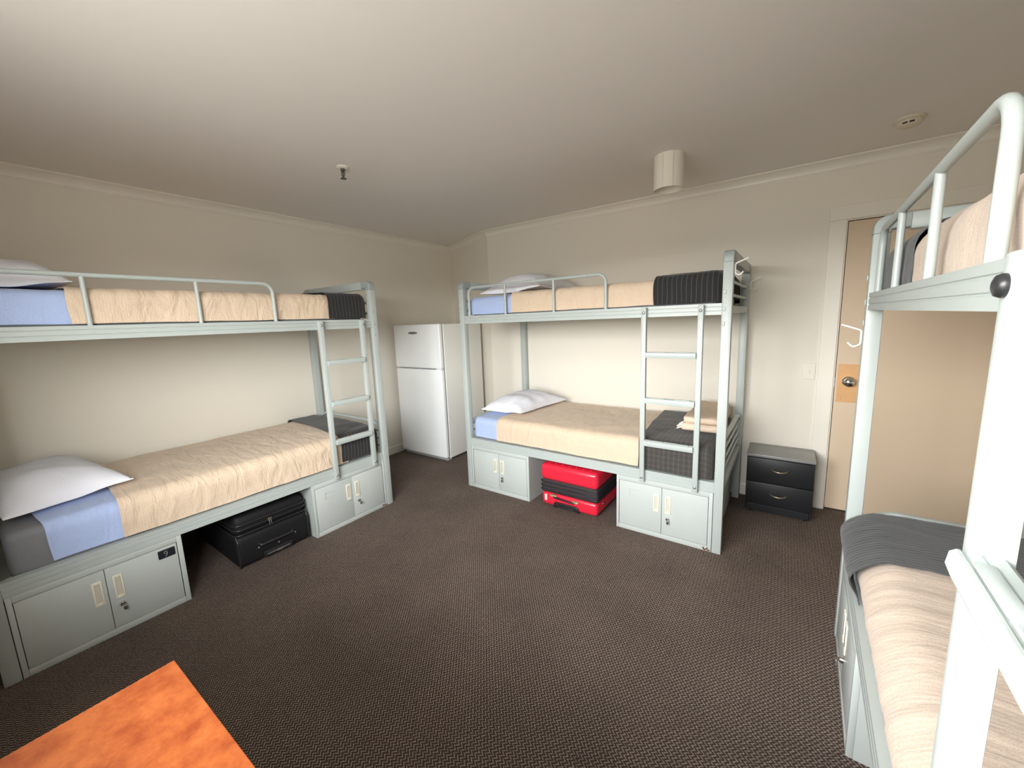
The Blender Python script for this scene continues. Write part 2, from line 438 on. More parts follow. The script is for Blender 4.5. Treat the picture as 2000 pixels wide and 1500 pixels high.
# skirting boards
def skirt(name, a, b, inn, h=.09, t=.014):
    a, b, inn = Vector(a), Vector(b), Vector(inn); bm = new()
    prof = [(0.0004, 0), (t, 0), (t, h-.012), (t-.006, h), (0.0004, h)]
    A = [bm.verts.new(a+inn*o_+Vector((0, 0, z))) for o_, z in prof]; B = [bm.verts.new(b+inn*o_+Vector((0, 0, z))) for o_, z in prof]
    k = len(prof)
    for j in range(k): bm.faces.new((A[j], A[(j+1) % k], B[(j+1) % k], B[j]))
    bm.faces.new(A); bm.faces.new(B)
    return struct(name, bm, M['trim'])
skirt('baseboard_left', (0, Y_NEAR, .001), (0, YL-.02, .001), (1, 0, 0))
skirt('baseboard_back', (XA, YA, .001), (3.775, YA, .001), (0, -1, 0))
skirt('baseboard_corner', p0+Vector((.03, -.014, .001)), p1+Vector((0, 0, .001)), -nn)

# door with its architrave
AW = .088
bm = new()
for xa, xb in ((DX0-.012-AW, DX0-.012), (DX1+.012, min(DX1+.012+AW, ROOM_X-.002))):
    box(bm, xa, YA-.018, .001, xb, YA-.0004, DZ+.012, .003)
box(bm, DX0-.012-AW, YA-.018, DZ+.0125, min(DX1+.012+AW, ROOM_X-.002), YA-.0004, DZ+.012+AW, .003)
struct('trim_4', bm, M['trim'])
bm = new()
box(bm, DX0-.0115, YA-.006, .001, DX0-.005, YA+.09, DZ+.004); box(bm, DX1+.005, YA-.006, .001, DX1+.0115, YA+.09, DZ+.004)
box(bm, DX0-.0115, YA-.006, DZ+.005, DX1+.0115, YA+.09, DZ+.0115)
struct('trim_5', bm, M['trim'])
door = struct('door_1', box(new(), DX0, YA+.010, .012, DX1, YA+.050, DZ, .002), M['door'])
obj('door_kick_strip', box(new(), DX0+.002, YA+.007, .012, DX1-.002, YA+.0099, .03), M['door'], door)
lp = obj('lock_plate', box(new(), DX0+.012, YA+.004, .795, DX0+.206, YA+.0099, 1.057, .001), M['plate_wood'], door, label='orange plywood plate around the door knob')
for sx_, sz_ in ((.035, .82), (.185, .82), (.035, 1.03), (.185, 1.03), (.185, .86)):
    obj('screw', lathe(new(), [(.0001, -.0015), (.004, -.001), (.005, .0005)], 10, (DX0+sx_, YA+.0035, sz_), 'Y'), M['screw'], lp, 40)
kb = lathe(new(), [(.036, .0099-.006), (.036, -.004), (.030, -.010), (.014, -.012), (.013, -.030), (.022, -.036), (.029, -.047), (.028, -.058), (.018, -.066), (.0001, -.068)], 28, (DX0+.070, YA, .940), 'Y')
obj('door_knob', kb, M['chrome'], door, 45)
obj('latch_plate', box(new(), DX0-.0035, YA+.004, .90, DX0-.0005, YA+.03, .96), M['bolt'], door)

bm = new()
box(bm, DX0-.05, YA+.0905, 0, DX1+.05, YA+.14, DZ+.05)  # unseen slab added behind the door to stop light leaking through its gaps
struct('door_light_stop', bm, M['trim'])

# light switch
sw = thing('light_switch', 'white wall light switch on the cream wall left of the door', 'light switch', (3.718, YA, 1.002))
obj('switch_plate', box(new(), -.0375, -.009, -.059, .0375, -.0005, .059, .003), M['switch'], sw)
obj('switch_rocker', box(new(), -.008, -.014, -.012, .008, -.0085, .012, .002), M['switch'], sw)

# ------------------------------------------------------------------ bunk beds
L, W = 2.0, .95
ZU1, ZU0, ZL1, ZL0, ZT = 1.4885, 1.4253, .4445, .379, 1.770
PW = .050
BEDS = {'A': ((.9782, -3.609), 89.313), 'B': ((1.3212, -1.0299), -1.002), 'C': ((3.8215, -1.432), -92.0)}

def rail_prof(y0, z0, z1, t, sgn=1):
    """grooved channel: polygon in (y,z); outer face at y0, grooves face outward"""
    h = z1-z0; g_ = .003
    P = [(0, 0), (0, h*.30), (g_, h*.33), (g_, h*.36), (0, h*.39), (0, h*.66), (g_, h*.69), (g_, h*.72), (0, h*.75), (0, h), (t, h), (t, 0)]
    return [(y0+sgn*a, z0+b) for a, b in P]

def make_bed():
    bed = thing('bunk_bed', '', 'bunk bed', group='grey metal bunk beds with lockers')
    fr = M['frame']
    for px in (0, L-PW):
        for py in (0, W-PW):
            post = obj('post', box(new(), px, py, 0.0, px+PW, py+PW, ZT-.062, .004), fr, bed, 40)
            # joint tabs where the rails hook in
            ox = px-.0025 if px == 0 else px+PW
            for zc in (ZU0-.05, ZU0+.03, ZU1+.06):
                bm = box(new(), px+.006, (py-.004) if py == 0 else py+PW, zc-.011, px+.020, (py) if py == 0 else py+PW+.004, zc+.011, .0035)
                obj('joint_tab', bm, fr, post, 40)
    # bent top corners and flat top bars
    for px in (0, L-PW):
        xc = px+PW/2
        for py, s in ((PW/2, 1), (W-PW/2, -1)):
            pts = fillet([(xc, py, ZT-.062), (xc, py, ZT-PW/2), (xc, py+s*.075, ZT-PW/2)], .045, 8)
            obj('corner_cap', sweep(new(), pts, rrect(PW+.002, PW+.002, .006), (1, 0, 0)), M['cap'], bed, 50, label='darker grey plastic corner cap')
        obj('end_top_bar', box(new(), px, PW/2+.075, ZT-.058, px+PW, W-PW/2-.075, ZT, .004), fr, bed, 40)
        # upper end bars and rail, lower end bars
        for z in (1.612, 1.535):
            obj('end_bar', tube(new(), [(xc, PW-.002, z), (xc, W-PW+.002, z)], .009, 10), fr, bed, 60)
        obj('end_rail', box(new(), px+.006, PW+.0005, ZU0+.005, px+PW-.006, W-PW-.0005, ZU1-.015, .003), fr, bed, 40)
        obj('end_rail', box(new(), px+.006, PW+.0005, ZL0+.002, px+PW-.006, W-PW-.0005, ZL1-.01, .003), fr, bed, 40)
        zb_ = .682 if px else .605
        pts = fillet([(xc, PW-.001, zb_-.04), (xc, .14, zb_), (xc, W-.14, zb_), (xc, W-PW+.001, zb_-.04)], .08, 5)
        obj('end_bar', sweep(new(), pts, rrect(.020, .028, .005), (1, 0, 0)), fr, bed, 50)
        for z in ((.608, .543, .485) if px else (.56, .50)):
            obj('end_bar', tube(new(), [(xc, PW-.002, z), (xc, W-PW+.002, z)], .008, 10), fr, bed, 60)
    for z0, z1 in ((ZU0, ZU1), (ZL0, ZL1)):
        for y0, s in ((.004, 1), (W-.004, -1)):
            obj('side_rail', prism(new(), rail_prof(y0, z0, z1, .040, s), PW+.0003, L-PW-.0003), fr, bed, 30)
        obj('bed_base', box(new(), PW, .046, z0+.018, L-PW, W-.046, z0+.030), M['locker'], bed)
    # guard rail: bent tube with two inner posts
    yg = .024
    zg = 1.714
    gr = obj('guard_rail', tube(new(), [(.095, yg, ZU1-.001), (.095, yg, zg), (1.272, yg, zg), (1.272, yg, ZU1-.001)], .011, 14, .055, (0, 1, 0)), fr, bed, 60)
    for gx in (.462, .886):
        obj('guard_post', tube(new(), [(gx, yg, ZU1-.001), (gx, yg, zg-.006)], .0095, 12), fr, gr, 60)
    # ladder
    for lx in (1.533, 1.850):
        u_ = obj('ladder_upright', box(new(), lx-.015, -.028, ZL0-.006, lx+.015, .0032, ZU1-.004, .003), fr, bed, 40)
        for z in (ZL0+.026, ZU1-.036):
            obj('bolt', lathe(new(), [(.0095, -.0275), (.0095, -.031), (.006, -.034), (.0001, -.0345)], 12, (lx, 0, z), 'Y'), M['bolt'], u_, 50)
    for zr in (.655, .930, 1.214):
        bm = new(); x0, x1 = 1.5482, 1.8348
        prof = [(-.046, zr-.018), (-.044, zr-.004), (-.039, zr), (-.036, zr), (-.035, zr-.002), (-.032, zr-.002), (-.030, zr), (-.022, zr), (-.020, zr-.002),
                (-.016, zr-.002), (-.014, zr), (-.006, zr), (-.001, zr-.004), (.000, zr-.012), (-.002, zr-.032), (-.040, zr-.034)]
        prism(bm, prof, x0, x1)
        rung = obj('ladder_rung', bm, fr, bed, 30)
        for xa, xb in ((1.575, 1.665), (1.72, 1.81)):
            obj('tread_ridge', box(new(), xa, -.034, zr-.001, xb, -.018, zr+.0028, .002), fr, rung, 40)
    return bed

bedA = make_bed()
def place(o, k):
    (x, y), a = BEDS[k]; o.location = (x, y, 0); o.rotation_euler = (0, 0, R(a)); return o
bedB, bedC = dup(bedA), dup(bedA)
place(bedA, 'A'); place(bedB, 'B'); place(bedC, 'C')
bedA['label'] = 'grey metal bunk bed along the left wall, black suitcase underneath'
bedB['label'] = 'grey metal bunk bed against the back wall, red suitcase underneath'
bedC['label'] = 'grey metal bunk bed close by on the right, standing before the door'
for ch in bedC.children:      # this ladder's upper rungs sit a little lower
    if ch.name.startswith('ladder_rung') and max(v.co.z for v in ch.data.vertices) > 1.2: ch.location.z -= .034
    elif ch.name.startswith('ladder_rung') and max(v.co.z for v in ch.data.vertices) > .9: ch.location.z -= .055
# big black cap on the near ladder bolt of the right bed
for ch in bedC.children:
    if ch.name.startswith('ladder_upright') and min(v.co.x for v in ch.data.vertices) < 1.6:
        bm = lathe(new(), [(.0115, -.0275), (.012, -.031), (.010, -.035), (.005, -.037), (.0001, -.0375)], 18, (1.5330, 0, ZU1-.036), 'Y')
        for g_ in list(ch.children):
            if max(v.co.z for v in g_.data.vertices) > 1.2: bpy.data.objects.remove(g_)
        obj('bolt_cap', bm, M['black_plastic'], ch, 50, label='round black bolt cap')

# ------------------------------------------------------------------ lockers
def make_locker(mirror):
    t = thing('storage_locker', '', 'locker', group='grey two-door lockers under the bunks')
    x0, x1, y0, y1, z1 = (.0525, .643, .003, .86, ZL0-.0015) if not mirror else (1.357, 1.9475, .003, .86, ZL0-.0015)
    bm = new(); e_ = .026
    lo = M['locker']
    box(bm, x0, y0+.018, .0, x1, y1, z1)                            # carcass
    box(bm, x0, y0, 0, x0+.017, y0+.018, z1, .002); box(bm, x1-.022, y0, 0, x1, y0+.018, z1, .002)
    box(bm, x0+.017, y0, 0, x1-.022, y0+.018, .031, .002); box(bm, x0+.017, y0, .347, x1-.022, y0+.018, z1, .002)
    obj('body', bm, lo, t, 30)
    xs = .344 if not mirror else 1.654
    da, db = x0+.0195, x1-.0245
    doors = []
    for k, (xa, xb) in enumerate(((da, xs-.0012), (xs+.0012, db))):
        d_ = obj('door', box(new(), xa, y0+.0015, .0335, xb, y0+.0175, .3445, .0015), lo, t, 30)
        doors.append(d_)
        hx0, hx1 = (xs-.050, xs-.016) if k == 0 else (xs+.022, xs+.056)
        bm = new()
        zz0, zz1 = .178, .298
        box(bm, hx0, y0-.003, zz0, hx0+.007, y0+.0016, zz1, .001); box(bm, hx1-.007, y0-.003, zz0, hx1, y0+.0016, zz1, .001)
        box(bm, hx0+.007, y0-.003, zz0, hx1-.007, y0+.0016, zz0+.016, .001); box(bm, hx0+.007, y0-.003, zz1-.013, hx1-.007, y0+.0016, zz1, .001)
        h_ = obj('handle', bm, M['ivory'], d_, 30, label='ivory recessed pull handle')
        obj('handle_recess', box(new(), hx0+.007, y0+.0002, zz0+.016, hx1-.007, y0+.0016, zz1-.013), M['ivory_in'], d_)
        if k == 1:
            lx = xs+.040
            bm = lathe(new(), [(.0125, .0016), (.0125, -.006), (.010, -.012), (.0001, -.0125)], 18, (lx, y0, .146), 'Y')
            box(bm, lx-.002, y0-.018, .137, lx+.002, y0-.011, .155, .0008)
            box(bm, lx-.003, y0-.024, .118, lx+.011, y0-.019, .140, .002)
            obj('lock', bm, M['chrome'], d_, 40, label='chrome cam lock')
    if mirror:   # pressed card holder on the left door
        bm = new(); cx0, cx1, cz0, cz1 = 1.444, 1.512, .252, .296
        for q in ((cx0, cz0, cx0+.004, cz1), (cx0, cz1-.004, cx1, cz1), (cx0, cz0, cx1, cz0+.004)):
            box(bm, q[0], y0-.0005, q[1], q[2], y0+.0016, q[3])
        obj('card_holder', bm, lo, doors[0], 30)
        # rusty worn corner at the foot of the right door frame
        bm = new()
        for i in range(9):
            a_, b_ = x1-.005-.0045*i, .004+random.random()*.020
            box(bm, a_-.006, y0-.0006, b_*.5, a_+.001, y0+.001, b_*.5+.006+.010*random.random())
        obj('rust_patch', bm, M['rust'], t, label='rusty chipped paint')
    return t, doors
lockL, doorsL = make_locker(False)
lockR, doorsR = make_locker(True)
lockers = {('A', 0): lockL, ('A', 1): lockR}
for k in ('B',):
    lockers[(k, 0)] = dup(lockL); lockers[(k, 1)] = dup(lockR)
lockers[('C', 0)] = dup(lockL)
for (k, s), o in lockers.items(): place(o, k)
lockers[('A', 0)]['label'] = 'grey locker with a dark number plate, under the left bunk nearest the table'
lockers[('A', 1)]['label'] = 'grey locker under the ladder of the left bunk, right of the black suitcase'
lockers[('B', 0)]['label'] = 'grey locker under the back bunk, beside the fridge, left of the red suitcase'
lockers[('B', 1)]['label'] = 'grey locker under the back bunk with a rusty corner, right of the red suitcase'
lockers[('C', 0)]['label'] = 'grey locker under the right-hand bunk, seen edge on'
# number plate reading 9 on the left bunk's near locker
bm = box(new(), .540, -.0022, .288, .609, .0042, .332, .002)
npl = obj('number_plate', bm, M['plate_dark'], doorsL[1], label='dark number plate reading 9')
bm = new()
ring = [(.570+.0065*math.cos(a_), -.0028, .3175+.0065*math.sin(a_)) for a_ in [2*math.pi*i/16 for i in range(17)]]
tube(bm, ring, .0013, 6, up=(0, 1, 0))
tube(bm, [(.5765, -.0028, .3175), (.5765, -.0028, .311), (.5745, -.0028, .303), (.570, -.0028, .297), (.566, -.0028, .296)], .0013, 6, up=(0, 1, 0))
obj('number', bm, M['digit'], npl, 60, label='pale green figure 9')

# ------------------------------------------------------------------ bedding
def section(yf, yb_, zt, zbf, zbb, r, nv):
    """points of an arched cross-section and its outward normals"""
    pts = []
    def seg(a, b, k):
        for i in range(k): pts.append((a[0]+(b[0]-a[0])*i/k, a[1]+(b[1]-a[1])*i/k))
    zf = max(zt-r, zbf+.001); zr = max(zt-r, zbb+.001)
    seg((yf, zbf), (yf, zf), max(4, int(nv*.2)))
    for i in range(6): q = R(90*i/6); pts.append((yf+r-r*math.cos(q), zt-r+r*math.sin(q)))
    seg((yf+r, zt), (yb_-r, zt), int(nv*.6))
    for i in range(6): q = R(90*i/6); pts.append((yb_-r+r*math.sin(q), zt-r+r*math.cos(q)))
    seg((yb_, zr), (yb_, zbb), max(4, int(nv*.2))); pts.append((yb_, zbb))
    return pts

def drape(name, m, k, x0, x1, yf, yb_, zt, zbf, zbb=None, r=.05, wr=.006, off=0., th=.004, seed=0, nu=60, nv=60,
          close0=False, close1=False, crown=.012, hem=.003, sag=0, wfreq=(5, 9), bulge=0.):
    """cloth over a mattress; x0/x1 = (front, back) so that edges may run at a slant"""
    x0 = x0 if isinstance(x0, tuple) else (x0, x0); x1 = x1 if isinstance(x1, tuple) else (x1, x1)
    zbb = zbf if zbb is None else zbb
    yf -= off; yb_ += off; zt += off
    base = section(yf, yb_, zt, zbf, zbb, r, nv); n = len(base)
    # t = 0 front bottom .. 1 back bottom, by arc length
    ls = [0]
    for a_, b_ in zip(base, base[1:]): ls.append(ls[-1]+math.hypot(b_[0]-a_[0], b_[1]-a_[1]))
    ts = [l/ls[-1] for l in ls]
    cols = []
    us = [(i/nu, None) for i in range(nu+1)]
    for u, _ in us: cols.append((u, 0.0))
    rc = .045
    if close1: cols += [(1.0, R(a_)) for a_ in (18, 36, 54, 72, 90)] + [(1.0, 'end')]
    if close0: cols = [(0.0, 'end')] + [(0.0, R(a_)) for a_ in (90, 72, 54, 36, 18)] + cols
    outer, inner = [], []
    sv = Vector((seed*7.3, seed*3.1, seed*1.7))
    for u, ang in cols:
        ro, ri = [], []
        for j, (y, z) in enumerate(base):
            t = ts[j]
            xa = x0[0]+(x0[1]-x0[0])*min(1, max(0, (y-yf)/(yb_-yf)))
            xb = x1[0]+(x1[1]-x1[0])*min(1, max(0, (y-yf)/(yb_-yf)))
            x = xa+(xb-xa)*u
            a_ = base[max(0, j-1)]; b_ = base[min(n-1, j+1)]
            tx, tz = b_[0]-a_[0], b_[1]-a_[1]; l_ = math.hypot(tx, tz) or 1
            ny, nz = -tz/l_, tx/l_
            s = 1 if u == 1.0 and ang != 0.0 else -1
            yc = (yf+yb_)/2
            Y, Z = y, z
            if ang == 'end':
                x += s*rc; Z = min(z, zt-rc); Y = yc+(y-yc)*(1-2*rc/(yb_-yf))
                Z = zbf+.002+(Z-zbf)*.15
            elif ang:
                x += s*rc*math.sin(ang); dd = rc*(1-math.cos(ang))
                Z = zbf+(z-zbf)*(1-dd/max(.01, zt-zbf)); Y = yc+(y-yc)*(1-2*dd/(yb_-yf))
            frac = (Z-zbf)/max(.01, zt-zbf)
            P = Vector((x*wfreq[0], y*wfreq[1]+z*4, z*6))+sv
            q = noise.noise(P)*.6+noise.noise(P*2.3+Vector((5, 1, 0)))*.35+noise.noise(P*5.1)*.16
            # diagonal creases
            q += .55*max(0, noise.noise(Vector(((x+.7*y)*9, (y-.5*x)*2.2, z*3))+sv*1.3)-.12)
            ww = max(0.0, wr*(q+.55))
            c_ = crown*math.sin(math.pi*min(1, max(0, (y-yf)/(yb_-yf))))*(1 if frac > .8 else 0)
            vv = Vector((x, Y+ny*ww-(bulge*math.sin(math.pi*min(1, frac))**2 if y < yf+.06 else 0), Z+nz*ww+c_))
            if y < yf+.02 and frac < .25: vv.z += hem*noise.noise(Vector((x*7, seed, .3)))
            if ang == 0.0:
                vv.x += .010*noise.noise(Vector((y*5, z*6, seed+u*9)))*(1 if u in (0.0, 1.0) else 0)
            ro.append(vv); ri.append(vv-Vector((0, ny*th, nz*th)))
        outer.append(ro); inner.append(ri)
    bm = new()
    O = [[bm.verts.new(v) for v in c] for c in outer]; I = [[bm.verts.new(v) for v in c] for c in inner]
    for a_ in range(len(O)-1):
        for b_ in range(n-1):
            bm.faces.new((O[a_][b_], O[a_][b_+1], O[a_+1][b_+1], O[a_+1][b_]))
            bm.faces.new((I[a_][b_+1], I[a_][b_], I[a_+1][b_], I[a_+1][b_+1]))
    for a_ in range(len(O)-1):
        bm.faces.new((O[a_][0], O[a_+1][0], I[a_+1][0], I[a_][0])); bm.faces.new((O[a_+1][-1], O[a_][-1], I[a_][-1], I[a_+1][-1]))
    for b_ in range(n-1):
        bm.faces.new((O[0][b_+1], O[0][b_], I[0][b_], I[0][b_+1])); bm.faces.new((O[-1][b_], O[-1][b_+1], I[-1][b_+1], I[-1][b_]))
    return place(obj(name, bm, m, None, 60), k)

def mattress(k, z0, z1, label, y0=.050):
    bm = box(new(), .082, y0, z0, L-.085, W-.050, z1, .035, 4)
    for v in bm.verts:
        v.co += Vector((0, 0, .0015*noise.noise(v.co*4)))
    o = place(obj('mattress', bm, M['mattress'], None, 60), k)
    return tag(o, label, 'mattress', 'mattresses on the bunks')

def pillow(k, cx, cy, z, a, b, th, rz, label, tiltx=0, tilty=0, seed=0):
    N = 30; bm = new(); top, bot = [], []
    for i in range(N+1):
        rt_, rb_ = [], []
        for j in range(N+1):
            u, v = -1+2*i/N, -1+2*j/N
            x = u*a*(1-.10*(1-abs(v)**1.5)*abs(u)**3); y = v*b*(1-.12*(1-abs(u)**1.5)*abs(v)**3)
            h = max(0, (1-abs(u)**2.6)*(1-abs(v)**2.6))**.62
            P = Vector((x*6, y*6, seed*3.7))
            wv = .012*noise.noise(P)+.007*noise.noise(P*2.3)+.010*max(0, noise.noise(Vector(((x+y)*9, (x-y)*2.5, seed))))
            edge = max(abs(u), abs(v))
            zt_ = th*h + wv*min(1, (1-edge)*6)
            zb_ = -th*.04*h
            sm = lambda a_, b_, t_: (lambda q_: q_*q_*(3-2*q_))(min(1, max(0, (t_-a_)/(b_-a_))))
            lift = .008*(abs(u*v))**3-.020*sm(.35, 1, abs(v))*(1-sm(.0, .7, u))
            rt_.append(bm.verts.new((x, y, zt_+lift+.0025))); rb_.append(bm.verts.new((x, y, zb_+lift-.0025)))
        top.append(rt_); bot.append(rb_)
    for i in range(N):
        for j in range(N):
            bm.faces.new((top[i][j], top[i+1][j], top[i+1][j+1], top[i][j+1]))
            bm.faces.new((bot[i][j+1], bot[i+1][j+1], bot[i+1][j], bot[i][j]))
    for i in range(N):
        bm.faces.new((top[i+1][0], top[i][0], bot[i][0], bot[i+1][0])); bm.faces.new((top[i][N], top[i+1][N], bot[i+1][N], bot[i][N]))
        bm.faces.new((top[0][i], top[0][i+1], bot[0][i+1], bot[0][i])); bm.faces.new((top[N][i+1], top[N][i], bot[N][i], bot[N][i+1]))
    me_o = obj('pillow', bm, M['pillow'], None, 70)
    (bx, by), an = BEDS[k]
    mw = Matrix.Translation((bx, by, 0)) @ Matrix.Rotation(R(an), 4, 'Z') @ Matrix.Translation((cx, cy, z)) @ Matrix.Rotation(R(rz), 4, 'Z') @ Matrix.Rotation(R(tiltx), 4, 'X') @ Matrix.Rotation(R(tilty), 4, 'Y')
    me_o.matrix_world = mw
    return tag(me_o, label, 'pillow', 'white pillows')

ZMA, ZMB, ZMC = .625, .610, .588       # lower mattress tops
UMA, UMB, UMC = 1.638, 1.628, 1.618    # upper mattress tops
mattress('A', ZL0+.036, ZMA, 'grey mattress on the lower left bunk, its bare corner showing by the pillow')
mattress('A', ZU0+.036, UMA, 'mattress under the bedding on the upper left bunk', .068)
mattress('B', ZL0+.036, ZMB, 'mattress under the bedding on the lower back bunk')
mattress('B', ZU0+.036, UMB, 'mattress under the bedding on the upper back bunk', .068)
mattress('C', ZL0+.036, ZMC, 'mattress under the bedding on the lower right bunk')
mattress('C', ZU0+.036, UMC, 'mattress under the bedding on the upper right bunk', .082)

yf, ybk = .050, W-.050
yu = .066            # upper bunks keep clear of the guard rail
# pale blue sheets (head end)
def sheet(k, x0, x1, y, zt, zb, seed, label, **kw):
    o = drape('bed_sheet', M['blue'], k, x0, x1, y, ybk, zt, zb+.010, off=.008, seed=seed, nu=30, wr=.004, r=.045, **kw)
    return tag(o, label, 'sheet', 'pale blue bed sheets')
sheet('A', (.205, .10), (.60, .60), yf, ZMA, ZL1, 1, 'pale blue sheet on the lower left bunk under its pillow')
sheet('A', .062, (.56, .56), yu, UMA, ZU1, 2, 'pale blue sheet on the upper left bunk behind the guard rail')
sheet('B', .098, (.45, .45), yf, ZMB, ZL1, 3, 'pale blue sheet on the lower back bunk under its pillow', close0=True)
sheet('B', .098, (.64, .64), yu, UMB, ZU1, 4, 'pale blue sheet on the upper back bunk behind the guard rail', close0=True)

# beige blankets
def blanket(k, m, x0, x1, y, zt, zb, seed, label, **kw):
    kw = dict(dict(nu=90, nv=64, wr=.009, r=.05, off=.019), **kw)
    o = drape('blanket', M[m], k, x0, x1, y, ybk, zt, zb+.010, seed=seed, **kw)
    return tag(o, label, 'blanket', 'beige blankets on the bunks')
blanket('A', 'beige', (.440, .47), (1.66, 1.76), yf, ZMA, ZL1, 11, 'beige blanket on the lower left bunk, reaching from pillow to ladder', r=.055, crown=.016, hem=.004)
blanket('A', 'beige', (.405, .43), (1.68, 1.60), yu, UMA, ZU1, 12, 'beige blanket on the upper left bunk behind the guard rail')
blanket('B', 'beige', (.320, .40), (1.56, 1.50), yf, ZMB, ZL1, 13, 'beige blanket on the lower back bunk between pillow and ladder', crown=.018)
blanket('B', 'beige', (.498, .46), (1.66, 1.66), yu, UMB, ZU1, 14, 'beige blanket on the upper back bunk behind the guard rail')
blanket('C', 'beige2', (.42, .42), (1.90, 1.90), yf, ZMC, ZL1, 15, 'pale beige creased blanket on the lower right bunk nearest the camera', nu=140, nv=80, wr=.006, r=.08, wfreq=(14, 2), bulge=.016)
blanket('C', 'beige2', (.50, .52), (1.90, 1.90), .074, UMC, ZU1, 16, 'pale beige blanket on the upper right bunk behind the guard rail', nu=110, r=.06, wfreq=(8, 4), crown=.035, wr=.012)

# charcoal throws at the foot ends
def throw(k, m, x0, x1, y, zt, zb, seed, label, **kw):
    kw = dict(dict(nu=40, nv=60, wr=.006, r=.05, off=.036), **kw)
    o = drape('throw_blanket', M[m], k, x0, x1, y, ybk, zt, zb+.010, seed=seed, **kw)
    return tag(o, label, 'throw', 'charcoal throws across the bunks')
throw('A', 'char', (1.605, 1.68), 1.890, yf, ZMA, ZL1+.014, 21, 'charcoal pinstripe throw at the foot of the lower left bunk', close1=True)
throw('A', 'char', (1.628, 1.52), 1.895, yu, UMA, ZU1, 22, 'charcoal throw at the foot of the upper left bunk', close1=True)
throw('B', 'plaid', (1.500, 1.435), 1.890, yf, ZMB, ZL1, 23, 'charcoal throw at the foot of the lower back bunk under the folded towel', close1=True)
throw('B', 'char', (1.577, 1.62), 1.900, yu, UMB, ZU1, 24, 'charcoal pinstripe throw at the foot of the upper back bunk', close1=True, crown=.03)
throw('C', 'charrib', .110, (.50, .47), yf, ZMC, ZL1, 25, 'charcoal ribbed throw at the foot of the lower right bunk', nu=50, nv=70, wr=.008, close0=True, r=.080, bulge=.030, off=.034)
throw('C', 'charrib', .104, (.545, .58), .080, UMC, ZU1, 26, 'charcoal throw at the foot of the upper right bunk beyond the guard rail', nu=50, close0=True, r=.06, crown=.03)

# pillows
pillow('A', .265, .52, ZMA+.062, .22, .37, .115, 8, 'white pillow on the lower left bunk', 0, 0, 1)
pillow('A', .25, .50, UMA+.050, .20, .35, .130, 0, 'white pillow on the upper left bunk', 0, 0, 2)
pillow('B', .30, .50, ZMB+.064, .23, .34, .110, -6, 'white pillow on the lower back bunk', 0, 0, 3)
pillow('B', .42, .50, UMB+.054, .29, .37, .140, 0, 'white pillow on the upper back bunk', 0, 0, 4)

# folded towel on the lower back bunk
tw = thing('folded_towel', 'folded beige towel on the charcoal throw of the lower back bunk', 'towel')
place(tw, 'B')
def towel_layer(x0, x1, y0, y1, z0, th, seed):
    bm = new(); n = 26; mm = 30
    sec = []
    for i in range(14):
        q = R(90+180*i/13); sec.append((y0+th/2+th/2*math.cos(q), th/2+th/2*math.sin(q)))
    sec2 = [(y1, 0), (y1, th)]
    prof = [(y1, th)]+[(y0+(y1-y0)*(1-i/10), th) for i in range(1, 10)]+sec+[(y0+(y1-y0)*i/10, 0) for i in range(1, 11)]
    rings = []
    for i in range(n+1):
        x = x0+(x1-x0)*i/n
        inset = .012*(1-min(1, min(i, n-i)/2.0))
        ring = []
        for (y, z) in prof:
            q = noise.noise(Vector((x*14, y*14, z*20+seed)))
            ring.append(bm.verts.new((x+.008*noise.noise(Vector((y*9, z*30, seed))), y+inset*.5, z0+max(.0, z*(1-inset*8)+.008*q*(z/th)))))
        rings.append(ring)
    k_ = len(prof)
    for a_, b_ in zip(rings, rings[1:]):
        for j in range(k_): bm.faces.new((a_[j], a_[(j+1) % k_], b_[(j+1) % k_], b_[j]))
    bm.faces.new(rings[0]); bm.faces.new(list(reversed(rings[-1])))
    return bm
zt_ = ZMB+.066
obj('towel_fold', towel_layer(1.712, 1.925, .235, .84, zt_, .048, 1), M['towel'], tw, 60)
obj('towel_fold', towel_layer(1.718, 1.920, .250, .82, zt_+.049, .042, 2), M['towel'], tw, 60)
bm = new()
for i in range(14):
    y = .285+.008*i+random.uniform(-.004, .004); z = zt_+.014+random.uniform(-.008, .016)
    tube(bm, [(1.716, y, z), (1.694-random.random()*.012, y-.006, z-.004), (1.680-random.random()*.014, y-.012*random.random(), z-.012)], .0035, 6)
obj('towel_fringe', bm, M['towel_edge'], tw, 60, label='whitish frayed towel fringe')

# white wire hooks on bed posts
def hook(k, x, y, z, out, label, s=1.0):
    """wire coat hook on a post; arms reach out along the local direction out"""
    o_ = Vector(out); P0 = Vector((x, y, z)); zz = Vector((0, 0, 1))
    q = lambda a, h: P0+o_*a+zz*h
    pts = fillet([q(.075*s, .028*s), q(.0045, .001*s), q(.0045, -.060*s), q(.030*s, -.074*s), q(.050*s, -.052*s)], .012, 5)
    bm = sweep(new(), pts, circ(.0038, 8), (out[1], out[0], 0))
    o = place(obj('coat_hook', bm, M['white_wire'], None, 60), k)
    return tag(o, label, 'hook', 'white wire coat hooks')
hook('B', L+.0005, .025, 1.695, (1, 0, 0), 'white wire hook at the top of the back bunk front right post', .85)
hook('B', L+.0005, W-.025, 1.650, (1, 0, 0), 'white wire hook on the back bunk rear post by the wall', .85)
hook('C', .022, -.0005, 1.345, (0, -1, 0), 'white wire hook on the right bunk far post before the door', .9)

